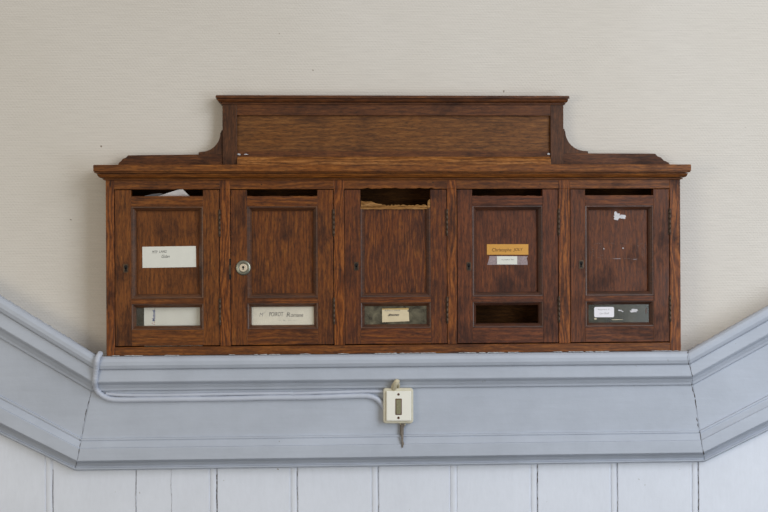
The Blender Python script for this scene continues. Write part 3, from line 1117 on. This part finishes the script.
tag(mb.build('cable_stub', sw), 'rusty broken stub hanging under the switch')

# ------------------------------------------------------------------ cables


def smooth(pts, n=8):
    out = []
    P = [Vector(p) for p in pts]
    for i in range(len(P) - 1):
        p0 = P[max(i - 1, 0)]; p1 = P[i]; p2 = P[i + 1]; p3 = P[min(i + 2, len(P) - 1)]
        for k in range(n):
            t = k / n
            out.append(0.5 * ((2 * p1) + (-p0 + p2) * t + (2 * p0 - 5 * p1 + 4 * p2 - p3) * t * t + (-p0 + 3 * p1 - 3 * p2 + p3) * t ** 3))
    out.append(P[-1])
    return out


def cable(pts, r, label, name='electrical_cable'):
    P = []
    for px, py, y in pts:
        w = W(px, py, y)
        P.append((w[0], y, w[1]))
    S = smooth(P)
    mb = MB()
    mb.tube(S, [r * (1 + 0.05 * math.sin(i * 1.7)) for i in range(len(S))], 'cable', 14)
    o = mb.build(name)
    tag(o, label, 'cable', 'painted cables running to the switch')
    return o


yc = SY - 0.0052
cable([(100.2, 353.6, -0.0800), (99.4, 354.8, -0.0870), (98.0, 357.6, -0.0925), (96.8, 362, -0.0955), (96.2, 368, -0.0880), (95.6, 374, -0.0825), (95.0, 381, -0.0790), (95.4, 387, -0.0640), (98.8, 392.6, -0.0580), (105.5, 397.2, yc),
       (116, 399.6, yc), (150, 399.4, yc), (190, 399.0, yc), (230, 398.6, yc), (270, 397.6, yc), (310, 397.3, yc), (345, 396.2, yc), (366, 395.8, yc),
       (374.5, 397.8, yc), (380.5, 402.0, yc), (385.5, 409.0, yc)], 0.0060,
      'thicker grey-painted cable bending down over the rail, lower of the two to the switch')
yc2 = SY - 0.0046
cable([(106, 393.5, yc2 + .003), (114, 394.4, yc2 + .0015), (122, 394.9, yc2), (140, 395.2, yc2), (180, 394.9, yc2), (230, 393.9, yc2), (289, 393.2, yc2), (291, 393.6, yc2), (330, 392.3, yc2), (365, 391.4, yc2), (385.0, 391.6, yc2)], 0.0038,
      'thinner grey-painted cable, upper of the two running straight into the switch')

# ------------------------------------------------------------------ light
w = bpy.data.worlds.new('world')
SC.world = w
w.use_nodes = True
bg = w.node_tree.nodes['Background']
bg.inputs['Color'].default_value = (1.0, 0.99, 0.98, 1)
bg.inputs['Strength'].default_value = 0.24
# dim stairwell: pale ceiling above, darker floor below
_tc = w.node_tree.nodes.new('ShaderNodeTexCoord')
_sp = w.node_tree.nodes.new('ShaderNodeSeparateXYZ')
_mr = w.node_tree.nodes.new('ShaderNodeMapRange')
_mr.inputs['From Min'].default_value = -1.0
_cr = w.node_tree.nodes.new('ShaderNodeValToRGB')
for _i, (_p, _c) in enumerate(((0.0, (0.2, 0.2, 0.2, 1)), (1.0, (2.5, 2.38, 2.18, 1)))):
    _cr.color_ramp.elements[_i].position = _p
    _cr.color_ramp.elements[_i].color = _c
_l = w.node_tree.links
_l.new(_tc.outputs['Generated'], _sp.inputs[0]); _l.new(_sp.outputs['Z'], _mr.inputs['Value'])
_l.new(_mr.outputs['Result'], _cr.inputs['Fac']); _l.new(_cr.outputs['Color'], bg.inputs['Color'])


def area(name, loc, target, size, energy, col):
    l = bpy.data.lights.new(name, 'AREA')
    l.shape = 'RECTANGLE'
    l.size, l.size_y = size
    l.energy = energy
    l.color = col
    o = bpy.data.objects.new(name, l)
    o.location = loc
    o.rotation_euler = (Vector(target) - Vector(loc)).to_track_quat('-Z', 'Y').to_euler()
    COL.objects.link(o)
    return o


area('window_daylight', (2.2, -2.5, 2.8), (0.1, 0, 1.4), (1.8, 1.8), 47, (0.91, 0.945, 1.0))
area('cool_right_fill', (2.0, -2.7, 1.2), (0.3, 0, 1.4), (1.5, 1.5), 30, (0.80, 0.90, 1.0))  # added bluish fill from low right, brightens the boards and right-hand wall
area('warm_left_fill', (-2.0, -2.8, 1.35), (-0.2, 0, 1.4), (1.2, 1.2), 19, (1.0, 0.88, 0.66))  # unseen warm fill, placed to lift the shade left of the cabinet

vs = SC.view_settings
vs.view_transform = 'Standard'
vs.look = 'None'
vs.gamma = 1.0
vs.exposure = 0.0
vs.use_curve_mapping = False
